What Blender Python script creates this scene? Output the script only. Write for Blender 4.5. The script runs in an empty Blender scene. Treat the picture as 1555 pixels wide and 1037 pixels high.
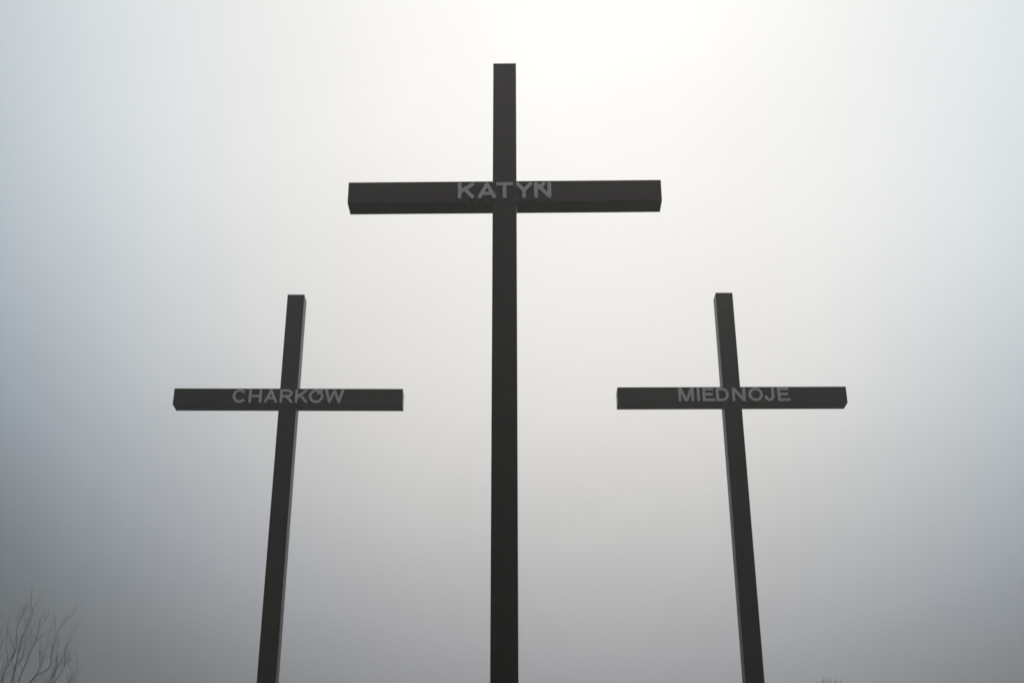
import bpy, bmesh, math, random
from mathutils import Vector, Matrix

sc = bpy.context.scene
C = sc.collection
R = math.radians
W = 0.30                      # side of the square steel section, metres
EYE = 1.6                     # camera height above the ground

# ------------------------------------------------------------------ camera
cam_data = bpy.data.cameras.new('camera')
cam_data.sensor_width = 36.0
cam_data.lens = 36.0 * 1969.84 / 1555.0
cam_data.clip_start = 0.1
cam_data.clip_end = 2000.0
cam = bpy.data.objects.new('camera', cam_data)
C.objects.link(cam)
PITCH, ROLL = R(25.089), R(0.117)
cam.matrix_world = (Matrix.Translation((0, 0, EYE)) @ Matrix.Rotation(R(90) + PITCH, 4, 'X')
                    @ Matrix.Rotation(-ROLL, 4, 'Z'))
sc.camera = cam

# ------------------------------------------------------------------ render / exposure
sc.view_settings.view_transform = 'Standard'
sc.view_settings.look = 'None'
sc.view_settings.exposure = 0.0
sc.view_settings.gamma = 1.0
sc.view_settings.use_curve_mapping = False
sc.render.engine = 'CYCLES'
sc.cycles.use_denoising = True
sc.cycles.volume_bounces = 2
sc.cycles.max_bounces = 6
sc.cycles.filter_width = 1.6

# ------------------------------------------------------------------ sky (veiled sun behind the crosses) and sun
SUN_EL, SUN_AZ = R(42.5), R(4.8)                     # azimuth measured from +Y towards +X
SUN_DIR = Vector((math.sin(SUN_AZ) * math.cos(SUN_EL), math.cos(SUN_AZ) * math.cos(SUN_EL), math.sin(SUN_EL)))

world = bpy.data.worlds.new('World')
sc.world = world
world.use_nodes = True
nt = world.node_tree
nt.nodes.clear()
def N(t, **kw):
    n = nt.nodes.new(t)
    for k, v in kw.items(): setattr(n, k, v)
    return n
def math_node(op, a, b=None, clamp=False):
    n = N('ShaderNodeMath', operation=op, use_clamp=clamp)
    for i, v in enumerate((a, b)):
        if v is None: continue
        if isinstance(v, (int, float)): n.inputs[i].default_value = v
        else: nt.links.new(v, n.inputs[i])
    return n.outputs[0]
def ramp(fac, stops, interp='EASE'):
    n = N('ShaderNodeValToRGB')
    n.color_ramp.interpolation = interp
    el = n.color_ramp.elements
    while len(el) > 1: el.remove(el[-1])
    el[0].position = stops[0][0]; el[0].color = (*stops[0][1], 1)
    for p, c in stops[1:]:
        e = el.new(p); e.color = (*c, 1)
    nt.links.new(fac, n.inputs[0])
    return n.outputs[0]
def mix(fac, a, b, blend='MIX'):
    n = N('ShaderNodeMix', data_type='RGBA', blend_type=blend)
    if isinstance(fac, (int, float)): n.inputs[0].default_value = fac
    else: nt.links.new(fac, n.inputs[0])
    for i, v in ((6, a), (7, b)):
        if isinstance(v, tuple): n.inputs[i].default_value = (*v, 1)
        else: nt.links.new(v, n.inputs[i])
    return n.outputs[2]
tc = N('ShaderNodeTexCoord')
dot = N('ShaderNodeVectorMath', operation='DOT_PRODUCT')
nt.links.new(tc.outputs['Generated'], dot.inputs[0])
dot.inputs[1].default_value = SUN_DIR
ang = math_node('DIVIDE', math_node('ARCCOSINE', dot.outputs['Value']), R(60.0), True)   # 0 at the sun, 1 at 60 degrees
sep = N('ShaderNodeSeparateXYZ')
nt.links.new(tc.outputs['Generated'], sep.inputs[0])
#           degrees from the sun -> radiance of the aureole in the fog
AUREOLE = [(0, (.85, .872, .885)), (5, (.842, .864, .868)), (9, (.825, .836, .83)), (13, (.80, .802, .79)), (18, (.748, .742, .728)),
           (21, (.70, .694, .682)), (24, (.60, .598, .592)), (27.5, (.468, .472, .480)), (31, (.318, .328, .352)), (33.5, (.228, .238, .256)),
           (36, (.128, .137, .147)), (38, (.085, .092, .1)), (41, (.068, .074, .08)), (48, (.07, .077, .083))]
glow = ramp(ang, [(d / 60.0, c) for d, c in AUREOLE], 'B_SPLINE')
#           sine of the elevation -> radiance of the plain overcast away from the sun
zc = math_node('MAXIMUM', sep.outputs['Z'], 0.0)
OVERCAST = [(0.0, (.03, .03, .03)), (.2, (.05, .05, .05)), (.32, (.10, .099, .098)), (.45, (.22, .22, .22)), (.54, (.36, .362, .37)), (.62, (.68, .69, .72)), (1.0, (.85, .86, .88))]
cover = ramp(zc, OVERCAST, 'LINEAR')
away = N('ShaderNodeMapRange', interpolation_type='SMOOTHSTEP')
nt.links.new(ang, away.inputs[0])
away.inputs[1].default_value = 36 / 60.0; away.inputs[2].default_value = 58 / 60.0
away.inputs[3].default_value = 0.0; away.inputs[4].default_value = 1.0
fog_sky = mix(away.outputs[0], glow, cover)
side = N('ShaderNodeMapRange', interpolation_type='SMOOTHSTEP')        # cooler fog to the sides of the sun
nt.links.new(math_node('ABSOLUTE', math_node('SUBTRACT', sep.outputs['X'], 0.03)), side.inputs[0])
side.inputs[1].default_value = 0.12; side.inputs[2].default_value = 0.46
side.inputs[3].default_value = 0.0; side.inputs[4].default_value = 1.0
fog_sky = mix(side.outputs[0], fog_sky, mix(1.0, fog_sky, (.92, 1.06, 1.15), 'MULTIPLY'))
drift = N('ShaderNodeTexNoise')                                      # the fog is not perfectly even
drift.inputs['Scale'].default_value = 5.0; drift.inputs['Detail'].default_value = 3.0
nt.links.new(tc.outputs['Generated'], drift.inputs[0])
dr = N('ShaderNodeMapRange')
nt.links.new(drift.outputs['Fac'], dr.inputs[0])
dr.inputs[1].default_value = .3; dr.inputs[2].default_value = .7; dr.inputs[3].default_value = .975; dr.inputs[4].default_value = 1.025
fog_sky = mix(1.0, fog_sky, dr.outputs[0], 'MULTIPLY')
fog10 = mix(1.0, fog_sky, (10.0, 10.0, 10.0), 'MULTIPLY')             # background strength is 0.1
sky = N('ShaderNodeTexSky', sky_type='NISHITA')
sky.sun_disc = False
sky.sun_elevation = SUN_EL
sky.sun_rotation = SUN_AZ
sky.dust_density = 6.0
bg = N('ShaderNodeBackground')
bg.inputs[1].default_value = 0.1
nt.links.new(mix(0.03, fog10, sky.outputs[0]), bg.inputs[0])
wo = N('ShaderNodeOutputWorld')
nt.links.new(bg.outputs[0], wo.inputs[0])

sun_data = bpy.data.lights.new('sun', 'SUN')
sun_data.energy = 0.5
sun_data.angle = R(25)
sun_data.color = (1.0, .97, .92)
sun = bpy.data.objects.new('sun', sun_data)
C.objects.link(sun)
sun.rotation_euler = (-SUN_DIR).to_track_quat('-Z', 'Y').to_euler()
sun.location = (0, 0, 60)

# ------------------------------------------------------------------ helpers
def tag(o, label=None, cat=None, group=None, kind=None):
    for k, v in (('label', label), ('category', cat), ('group', group), ('kind', kind)):
        if v: o[k] = v
    return o
def obj(name, bm, mat, parent=None, smooth=False):
    me = bpy.data.meshes.new(name)
    bm.normal_update()
    bm.to_mesh(me); bm.free()
    if smooth:
        for p in me.polygons: p.use_smooth = True
    me.materials.append(mat)
    o = bpy.data.objects.new(name, me)
    C.objects.link(o)
    if parent: o.parent = parent
    return o
def empty(name, loc, rz=0.0):
    o = bpy.data.objects.new(name, None)
    o.empty_display_size = .3
    C.objects.link(o)
    o.location = loc; o.rotation_euler = (0, 0, rz)
    return o
def mat(name):
    m = bpy.data.materials.new(name); m.use_nodes = True
    t = m.node_tree
    b = t.nodes['Principled BSDF']
    return m, t, b
def noise_tex(t, scale, detail=4, rough=.6, stretch=None):
    n = t.nodes.new('ShaderNodeTexNoise')
    n.inputs['Scale'].default_value = scale
    n.inputs['Detail'].default_value = detail
    n.inputs['Roughness'].default_value = rough
    c = t.nodes.new('ShaderNodeTexCoord')
    if stretch:
        mp = t.nodes.new('ShaderNodeMapping')
        mp.inputs['Scale'].default_value = stretch
        t.links.new(c.outputs['Object'], mp.inputs[0]); t.links.new(mp.outputs[0], n.inputs[0])
    else:
        t.links.new(c.outputs['Object'], n.inputs[0])
    return n.outputs['Fac']
def col_ramp(t, fac, stops):
    n = t.nodes.new('ShaderNodeValToRGB')
    el = n.color_ramp.elements
    el[0].position = stops[0][0]; el[0].color = (*stops[0][1], 1)
    el[1].position = stops[-1][0]; el[1].color = (*stops[-1][1], 1)
    for p, c in stops[1:-1]: el.new(p).color = (*c, 1)
    t.links.new(fac, n.inputs[0])
    return n.outputs[0]
def bump(t, b, fac, strength, dist=.002):
    n = t.nodes.new('ShaderNodeBump')
    n.inputs['Strength'].default_value = strength; n.inputs['Distance'].default_value = dist
    t.links.new(fac, n.inputs['Height']); t.links.new(n.outputs[0], b.inputs['Normal'])

# ------------------------------------------------------------------ materials
black_paint, t, b = mat('black_painted_steel')
f = noise_tex(t, 5.0, 6, .65, (1, 1, .25))
t.links.new(col_ramp(t, f, [(.25, (.0100, .0062, .0046)), (.55, (.0115, .0070, .0052)), (.8, (.0150, .0092, .0068))]), b.inputs['Base Color'])
t.links.new(col_ramp(t, noise_tex(t, 2.2, 5, .6, (1, 1, .4)), [(.3, (.36,) * 3), (.7, (.40,) * 3)]), b.inputs['Roughness'])
b.inputs['Specular IOR Level'].default_value = .3
b.inputs['Specular Tint'].default_value = (1, .88, .82, 1)

grey_metal, t, b = mat('grey_letter_metal')
t.links.new(col_ramp(t, noise_tex(t, 9.0, 5), [(.3, (.44, .425, .40)), (.7, (.53, .51, .48))]), b.inputs['Base Color'])
b.inputs['Roughness'].default_value = .55
b.inputs['Metallic'].default_value = .15

bark, t, b = mat('dark_bark')
t.links.new(col_ramp(t, noise_tex(t, 14, 5, .7, (1, 1, .3)), [(.3, (.030, .027, .024)), (.7, (.075, .066, .056))]), b.inputs['Base Color'])
b.inputs['Roughness'].default_value = .9
bump(t, b, noise_tex(t, 40, 4, .6, (1, 1, .2)), .6, .01)

twig_bark, t, b = mat('brown_twig_bark')
t.links.new(col_ramp(t, noise_tex(t, 20, 4), [(.3, (.055, .038, .026)), (.7, (.11, .08, .055))]), b.inputs['Base Color'])
b.inputs['Roughness'].default_value = .9

grass_mat, t, b = mat('winter_grass')
f = noise_tex(t, .6, 8, .7)
t.links.new(col_ramp(t, f, [(.3, (.030, .038, .016)), (.5, (.055, .062, .026)), (.72, (.10, .088, .048))]), b.inputs['Base Color'])
b.inputs['Roughness'].default_value = .95
bump(t, b, noise_tex(t, 25, 6, .7), 1.0, .04)

# ------------------------------------------------------------------ ground
GR = 300.0
bm = bmesh.new()
n = 60
random.seed(3)
grid = []
for j in range(n + 1):
    row = []
    for i in range(n + 1):
        x = (i / n * 2 - 1) * GR; y = (j / n * 2 - 1) * GR
        r = math.hypot(x, y - 15)
        k = min(1, max(0, (r - 30) / 60))
        z = k * (.35 * math.sin(x * .043 + 1) * math.cos(y * .037) + .2 * math.sin(y * .09 + x * .05))
        row.append(bm.verts.new((x, y, z)))
    grid.append(row)
for j in range(n):
    for i in range(n):
        bm.faces.new((grid[j][i], grid[j][i + 1], grid[j + 1][i + 1], grid[j + 1][i]))
ground = obj('ground', bm, grass_mat, smooth=True)
tag(ground, 'flat winter grass field under the crosses', 'ground', kind='structure')

# ------------------------------------------------------------------ crosses
HT = EYE + 35.39034 * W        # top of the post
HB = EYE + 29.29628 * W        # top edge of the crossbeam
BH = 0.99986 * W               # height of the crossbeam
DP = 0.94739 * W               # depth of the sections
LEN = 13.15435 * W             # length of the crossbeam

def box(bm, x0, x1, y0, y1, z0, z1, skip=()):
    v = [bm.verts.new((x, y, z)) for z in (z0, z1) for y in (y0, y1) for x in (x0, x1)]
    faces = {'bottom': (0, 2, 3, 1), 'top': (4, 5, 7, 6), 'front': (0, 1, 5, 4), 'back': (2, 6, 7, 3), 'left': (0, 4, 6, 2), 'right': (1, 3, 7, 5)}
    for k, q in faces.items():
        if k not in skip: bm.faces.new([v[i] for i in q])
def soften(bm, w):
    e = [e for e in bm.edges if len(e.link_faces) == 2 and e.calc_face_angle() > .5]
    bmesh.ops.bevel(bm, geom=e, offset=w, segments=2, profile=.6, affect='EDGES')

# --- raised lettering: strokes -> distance field -> one clean outline per letter
def arc(cx, cy, rx, ry, a0, a1, n=18):
    return [(cx + rx * math.cos(R(a0 + (a1 - a0) * i / n)), cy - ry * math.sin(R(a0 + (a1 - a0) * i / n))) for i in range(n + 1)]
def seg_dist(px, py, a, b, r, square):
    dx, dy = b[0] - a[0], b[1] - a[1]
    L = math.hypot(dx, dy) or 1e-9
    ux, uy = dx / L, dy / L
    s = (px - a[0]) * ux + (py - a[1]) * uy
    q = -(px - a[0]) * uy + (py - a[1]) * ux
    if square:
        ex = abs(s - L / 2) - L / 2; ey = abs(q) - r
        return math.hypot(max(ex, 0), max(ey, 0)) + min(max(ex, ey), 0)
    s = min(max(s, 0), L)
    return math.hypot(px - a[0] - ux * s, py - a[1] - uy * s) - r
def letter_mesh(strokes, r, square, half_h, y_back, y_front, step=.016):
    """strokes: polylines in units of W, x right, y up, centred on the crossbeam face."""
    pts = [p for s in strokes for p in s]
    x0 = min(p[0] for p in pts) - r - .04; x1 = max(p[0] for p in pts) + r + .04
    nx = int((x1 - x0) / step) + 1; ny = int((2 * half_h + .1) / step) + 1
    y0 = -half_h - .05
    segs = []
    for s in strokes:
        sq = square and len(s) < 8              # bowls keep round joints
        for a, b in zip(s, s[1:]): segs.append((a, b, sq))
    F = [[max(min(seg_dist(x0 + i * step, y0 + j * step, a, b, r, sq) for a, b, sq in segs), abs(y0 + j * step) - half_h) + 1e-6
          for i in range(nx + 1)] for j in range(ny + 1)]
    bm = bmesh.new(); cache = {}
    def vert(x, y):
        k = (round(x, 5), round(y, 5))
        if k not in cache: cache[k] = bm.verts.new((x * W, y_front, y * W))
        return cache[k]
    for j in range(ny):
        for i in range(nx):
            c = [(i, j), (i + 1, j), (i + 1, j + 1), (i, j + 1)]
            poly = []
            for k in range(4):
                (ai, aj), (bi, bj) = c[k], c[(k + 1) % 4]
                fa, fb = F[aj][ai], F[bj][bi]
                if fa < 0: poly.append(vert(x0 + ai * step, y0 + aj * step))
                if (fa < 0) != (fb < 0):
                    tt = fa / (fa - fb)
                    poly.append(vert(x0 + (ai + (bi - ai) * tt) * step, y0 + (aj + (bj - aj) * tt) * step))
            u = []
            for v in poly:
                if v not in u: u.append(v)
            if len(u) >= 3:
                try: bm.faces.new(u)
                except ValueError: pass
    rim = [e for e in bm.edges if len(e.link_faces) == 1]
    ex = bmesh.ops.extrude_edge_only(bm, edges=rim)
    for v in [g for g in ex['geom'] if isinstance(g, bmesh.types.BMVert)]: v.co.y = y_back
    bmesh.ops.recalc_face_normals(bm, faces=bm.faces)
    return bm

# strokes read off the photograph's lettering; (scale x, scale y, centre x, centre y) bring them to units of W
WORDS = {
 'KATYŃ': dict(sx=312., sy=270., cx=749., cy=335., r=.077, square=False, h=.388, dz=.0, front=.030, letters=[
  ('K', [[(162, 252), (162, 418)], [(328, 252), (170, 352)], [(228, 316), (332, 418)]]),
  ('A', [[(425, 418), (520, 252), (615, 418)], [(465, 374), (575, 374)]]),
  ('T', [[(662, 250), (840, 250)], [(750, 250), (750, 418)]]),
  ('Y', [[(922, 252), (1003, 338), (1088, 252)], [(1003, 338), (1003, 418)]]),
  ('Ń', [[(1161, 418), (1161, 252), (1336, 418), (1336, 252)], [(1262, 250), (1222, 296)]])]),
 'CHARKÓW': dict(sx=205., sy=183., cx=757., cy=171.5, r=.073, square=False, h=.418, dz=.02, front=.016, letters=[
  ('C', [arc(187, 171.5, 67, 64, 45, 315, 26)]),
  ('H', [[(310, 108), (310, 235)], [(432, 108), (432, 235)], [(310, 172), (432, 172)]]),
  ('A', [[(492, 235), (555, 108), (618, 235)], [(515, 194), (595, 194)]]),
  ('R', [[(675, 235), (675, 108), (748, 108)] , arc(748, 140, 46, 32, 90, -90, 14), [(748, 172), (675, 172)], [(738, 172), (798, 235)]]),
  ('K', [[(854, 108), (854, 235)], [(968, 108), (860, 184)], [(897, 158), (972, 235)]]),
  ('Ó', [arc(1087, 171.5, 71, 64, 0, 360, 40), [(1150, 106), (1112, 142)]]),
  ('W', [[(1207, 108), (1245, 235), (1302, 112), (1357, 235), (1398, 108)]])]),
 'MIEDNOJE': dict(sx=204.5, sy=183., cx=804. - 24., cy=186., r=.077, square=True, h=.415, dz=.02, front=.016, letters=[
  ('M', [[(164, 102), (164, 270)], [(314, 102), (314, 270)], [(168, 104), (239, 262)], [(310, 104), (239, 262)]]),
  ('I', [[(382, 102), (382, 270)]]),
  ('E', [[(448, 102), (448, 270)], [(448, 124), (560, 124)], [(448, 184), (552, 184)], [(448, 248), (575, 248)]]),
  ('D', [[(607, 102), (607, 270)], [(607, 124), (662, 124)], arc(662, 186, 62, 62, 90, -90, 16), [(662, 248), (607, 248)]]),
  ('N', [[(796, 102), (796, 270)], [(919, 102), (919, 270)], [(796, 112), (919, 262)]]),
  ('O', [arc(1055, 186, 69, 62, 0, 360, 40)]),
  ('J', [[(1258, 102), (1258, 208)], arc(1216, 205, 42, 43, 0, -170, 16)]),
  ('E', [[(1328, 102), (1328, 270)], [(1328, 124), (1442, 124)], [(1328, 184), (1434, 184)], [(1328, 248), (1457, 248)]])]),
}

def make_cross(word, X, D, yaw, label):
    root = empty('memorial_cross', (X * W, D * W, 0), yaw)
    tag(root, label, 'cross', 'tall black memorial crosses')
    hp = W / 2
    bm = bmesh.new(); box(bm, -hp, hp, .002, DP - .002, -.6, HT); soften(bm, .006)
    obj('post', bm, black_paint, root)
    bm = bmesh.new()
    g = .0015                                      # hairline weld gap where the arms butt against the post
    box(bm, -LEN / 2, -hp - g, 0, DP, HB - BH, HB)
    box(bm, hp + g, LEN / 2, 0, DP, HB - BH, HB)
    soften(bm, .006)
    # face plate across the post, under the letters, and the weld beads beside it
    obj('crossbeam', bm, black_paint, root)
    w = WORDS[word]
    zc = HB - BH / 2 + w['dz'] * W
    for ch, st in w['letters']:
        st = [[((x - w['cx']) / w['sx'], (w['cy'] - y) / w['sy']) for x, y in s] for s in st]
        bm = letter_mesh(st, w['r'], w['square'], w['h'], .004, -w['front'])
        o = obj('letter', bm, grey_metal, root)
        o.location = (0, 0, zc)
        o['label'] = 'raised grey letter ' + ch
    return root
make_cross('KATYŃ', -0.30038, 46.66081, -0.0118, 'nearest and tallest looking black cross with KATYŃ lettered on its crossbeam')
make_cross('CHARKÓW', -12.88298, 68.92092, 0.01085, 'farther black cross on the left with CHARKÓW lettered on its crossbeam')
make_cross('MIEDNOJE', 12.63944, 68.80134, -0.00294, 'farther black cross on the right with MIEDNOJE lettered on its crossbeam')

# ------------------------------------------------------------------ bare trees
def tube(bm, pts, radii, sides=6):
    rings = []
    for i, p in enumerate(pts):
        d = (pts[min(i + 1, len(pts) - 1)] - pts[max(i - 1, 0)]).normalized()
        u = d.cross(Vector((.3, .9, .1))).normalized(); v = d.cross(u)
        rings.append([bm.verts.new(p + (u * math.cos(a) + v * math.sin(a)) * radii[i]) for a in (2 * math.pi * k / sides for k in range(sides))])
    for a, b in zip(rings, rings[1:]):
        for k in range(sides):
            bm.faces.new((a[k], a[(k + 1) % sides], b[(k + 1) % sides], b[k]))
    bm.faces.new(rings[-1]); bm.faces.new(rings[0][::-1])
def spline(pts, n=5):
    out = []
    P = [pts[0] * 2 - pts[1]] + pts + [pts[-1] * 2 - pts[-2]]
    for i in range(1, len(P) - 2):
        for k in range(n):
            s = k / n
            out.append(.5 * (2 * P[i] + (P[i + 1] - P[i - 1]) * s + (2 * P[i - 1] - 5 * P[i] + 4 * P[i + 1] - P[i + 2]) * s * s
                             + (3 * P[i] - P[i - 1] - 3 * P[i + 1] + P[i + 2]) * s ** 3))
    out.append(pts[-1].copy())
    return out
def grow(bm, rnd, p, d, length, r, depth, up=.25, spread=.55):
    """one wandering bough with side twigs"""
    n = 5
    pts, rad = [p.copy()], [r]
    for i in range(n):
        d = (d + Vector((rnd.gauss(0, .12), rnd.gauss(0, .12), rnd.gauss(0, .08) + up * .3))).normalized()
        p = p + d * (length / n)
        pts.append(p.copy()); rad.append(max(r * (1 - .75 * (i + 1) / n), .0035))
    tube(bm, pts, rad, 5 if r < .04 else 7)
    if depth > 0:
        for i in range(1, n + 1):
            for q in range(1 if i < 3 else 2):
                a = rnd.uniform(0, 2 * math.pi)
                dd = (pts[i] - pts[i - 1]).normalized()
                side = Vector((math.cos(a), math.sin(a), .15))
                side = (side - dd * side.dot(dd)).normalized()
                nd = (dd + side * rnd.uniform(spread * .6, spread * 1.3)).normalized()
                grow(bm, rnd, pts[i], nd, length * rnd.uniform(.45, .68), rad[i] * .62, depth - 1, up, spread)

# --- the leafless tree behind the left cross: crown of long upswept limbs
TD = 70.0                                   # metres from the camera
def sight(px, py, y):
    """point at distance y (metres to the north) seen at pixel px, py of the photograph"""
    u = (px - 777.5) / 1969.84; v = (518.5 - py) / 1969.84
    dy = math.cos(PITCH) - v * math.sin(PITCH); dz = math.sin(PITCH) + v * math.cos(PITCH)
    return Vector((u * y / dy, y, EYE + dz * y / dy))
tb = sight(-58, 1037, TD)
tree = empty('bare_tree', (tb.x, TD, 0))
tag(tree, 'leafless tree fading into the fog at the lower left, its long thin branches sweeping upward', 'tree')
org = Vector((tb.x, TD, 0))
rnd = random.Random(11)
fork = Vector((0, 0, 3.4))
bm = bmesh.new()
tube(bm, spline([Vector((0, 0, -.4)), Vector((.04, .02, .6)), Vector((-.05, .05, 2.0)), fork, Vector((.1, .05, 6.2)), Vector((.05, -.1, 8.2))]),
     [.33 - .2 * i / 25 for i in range(26)], 10)
obj('trunk', bm, bark, tree, smooth=True)
Z = 6.605                                   # limb courses, in the photograph's pixels
LIMBS = [
 ([(55, 1037), (130, 900), (170, 680), (225, 470), (290, 290), (335, 175)], -1.2, 1.15),
 ([(5, 1037), (40, 810), (92, 690), (142, 560), (166, 380), (190, 300)], .8, 1.0),
 ([(-40, 1037), (30, 880), (55, 700), (50, 560), (62, 430)], 1.8, .75),
 ([(222, 1037), (250, 980), (360, 862), (462, 745), (510, 620), (532, 470), (578, 385)], -.6, 1.1),
 ([(330, 1037), (480, 955), (565, 868), (622, 765), (648, 680), (652, 520)], 1.3, .85),
 ([(135, 1037), (210, 820), (272, 660), (340, 520), (372, 430), (412, 340)], .2, 1.1),
 ([(590, 1037), (650, 972), (698, 948), (712, 830)], -1.4, .6),
 ([(465, 962), (520, 850), (560, 740), (582, 640)], 1.3, .55),
 ([(95, 1037), (120, 880), (150, 760), (205, 640), (250, 520), (262, 400)], -1.9, .6),
 ([(300, 1037), (380, 985), (470, 900), (545, 800), (575, 700)], -1.7, .5),
 ([(180, 1037), (300, 905), (380, 800), (430, 660), (440, 540)], 1.6, .45),
 ([(-120, 1037), (-60, 800), (-20, 600), (10, 380)], -1.5, 1.0),
 ([(-260, 1037), (-230, 800), (-160, 520), (-150, 300)], 1.0, 1.0),
 ([(-420, 1037), (-480, 820), (-470, 600), (-520, 430)], -.5, 1.0),
 ([(-640, 1037), (-740, 900), (-790, 740), (-800, 600)], .9, .9),
]
crown = bmesh.new()
for course, off, k in LIMBS:
    pts = [sight(x / Z, 896 + y / Z, TD + off * (.3 + .7 * i / len(course))) - org for i, (x, y) in enumerate(course)]
    start = fork + Vector((0, 0, rnd.uniform(.3, 3.2)))
    first = pts[0]
    for q in range(1, len(pts) - 1): pts[q] += Vector((rnd.gauss(0, .03), rnd.gauss(0, .15), rnd.gauss(0, .03)))
    lead = first - (pts[1] - first) * 1.2 + Vector((0, 0, -.15))
    path = spline([start, start.lerp(lead, .5) + Vector((0, 0, -.25)), lead] + pts, 5)
    m = len(path)
    rad = [max((.033 * (1 - i / (m - 1)) ** .9) * k + .008, .007) for i in range(m)]
    tube(crown, path, rad, 6)
    for i in range(m // 2 - 2, m, 2):
        d = (path[min(i + 1, m - 1)] - path[i - 1]).normalized()
        a = rnd.uniform(0, 2 * math.pi)
        s = Vector((math.cos(a), math.sin(a), .1)); s = (s - d * s.dot(d)).normalized()
        grow(crown, rnd, path[i], (d + s * rnd.uniform(.3, .6)).normalized(), rnd.uniform(.5, 1.25) * (.6 + .4 * k), max(rad[i] * .45, .0065), 1 if rnd.random() < .7 else 0, .5, .35)
obj('crown', crown, bark, tree, smooth=True)

# --- brownish bushy tree whose topmost twigs just reach into view at the lower right
BD = 60.0
top = sight(1258, 1036, BD)
bush = empty('twiggy_tree', (top.x, BD, 0))
tag(bush, 'brownish leafless treetop just showing at the bottom edge right of the right cross', 'tree')
rnd = random.Random(5)
bm = bmesh.new()
tube(bm, spline([Vector((0, 0, -.4)), Vector((.03, 0, 1.2)), Vector((-.06, .05, 3.2)), Vector((.05, 0, 6.0)), Vector((0, 0, top.z - 4.0))]),
     [.28 - .2 * i / 20 for i in range(21)], 10)
obj('trunk', bm, twig_bark, bush, smooth=True)
crown = bmesh.new()
for i in range(34):
    z = 2.6 + (top.z - 6.4) * (i / 33.0)
    a = i * 2.39996
    reach = (top.z - z) * rnd.uniform(.24, .34)
    grow(crown, rnd, Vector((0, 0, z)), Vector((math.cos(a) * .75, math.sin(a) * .75, .75)).normalized(), reach + .8, .05 + .012 * (34 - i) / 34, 2, .6, .5)
for i in range(26):                          # the fine upright leaders of the very top
    a = i * 2.39996; q = .66 * math.sqrt(i / 26.0)
    base = Vector((q * math.cos(a) * .55, q * math.sin(a) * .55, top.z - 3.4))
    tip = Vector((q * math.cos(a), q * math.sin(a), top.z + rnd.uniform(-.28, .04) - q * .1))
    path = spline([Vector((0, 0, top.z - 4.6)), base, base.lerp(tip, .55) + Vector((rnd.gauss(0, .04), rnd.gauss(0, .04), 0)), tip], 4)
    tube(crown, path, [.04 - .031 * k / (len(path) - 1) for k in range(len(path))], 5)
    for k in range(5, len(path)):
        dv = (path[k] - path[k - 1]).normalized()
        grow(crown, rnd, path[k], (dv + Vector((rnd.gauss(0, .3), rnd.gauss(0, .3), 0))).normalized(), rnd.uniform(.15, .3) if k > 9 else .6, .011, 0, .4, .4)
obj('crown', crown, twig_bark, bush, smooth=True)

# ------------------------------------------------------------------ fog
haze_mat = bpy.data.materials.new('fog'); haze_mat.use_nodes = True
t = haze_mat.node_tree; t.nodes.clear()
v = t.nodes.new('ShaderNodeVolumePrincipled')
v.inputs['Color'].default_value = (.97, .95, .93, 1)
v.inputs['Density'].default_value = .0024
v.inputs['Anisotropy'].default_value = .7
o = t.nodes.new('ShaderNodeOutputMaterial')
t.links.new(v.outputs[0], o.inputs['Volume'])
bm = bmesh.new(); box(bm, -GR - 10, GR + 10, -GR - 10, GR + 10, -2.0, 22.0)
tag(obj('haze', bm, haze_mat), 'pale fog filling the air around the crosses', 'fog', kind='stuff')
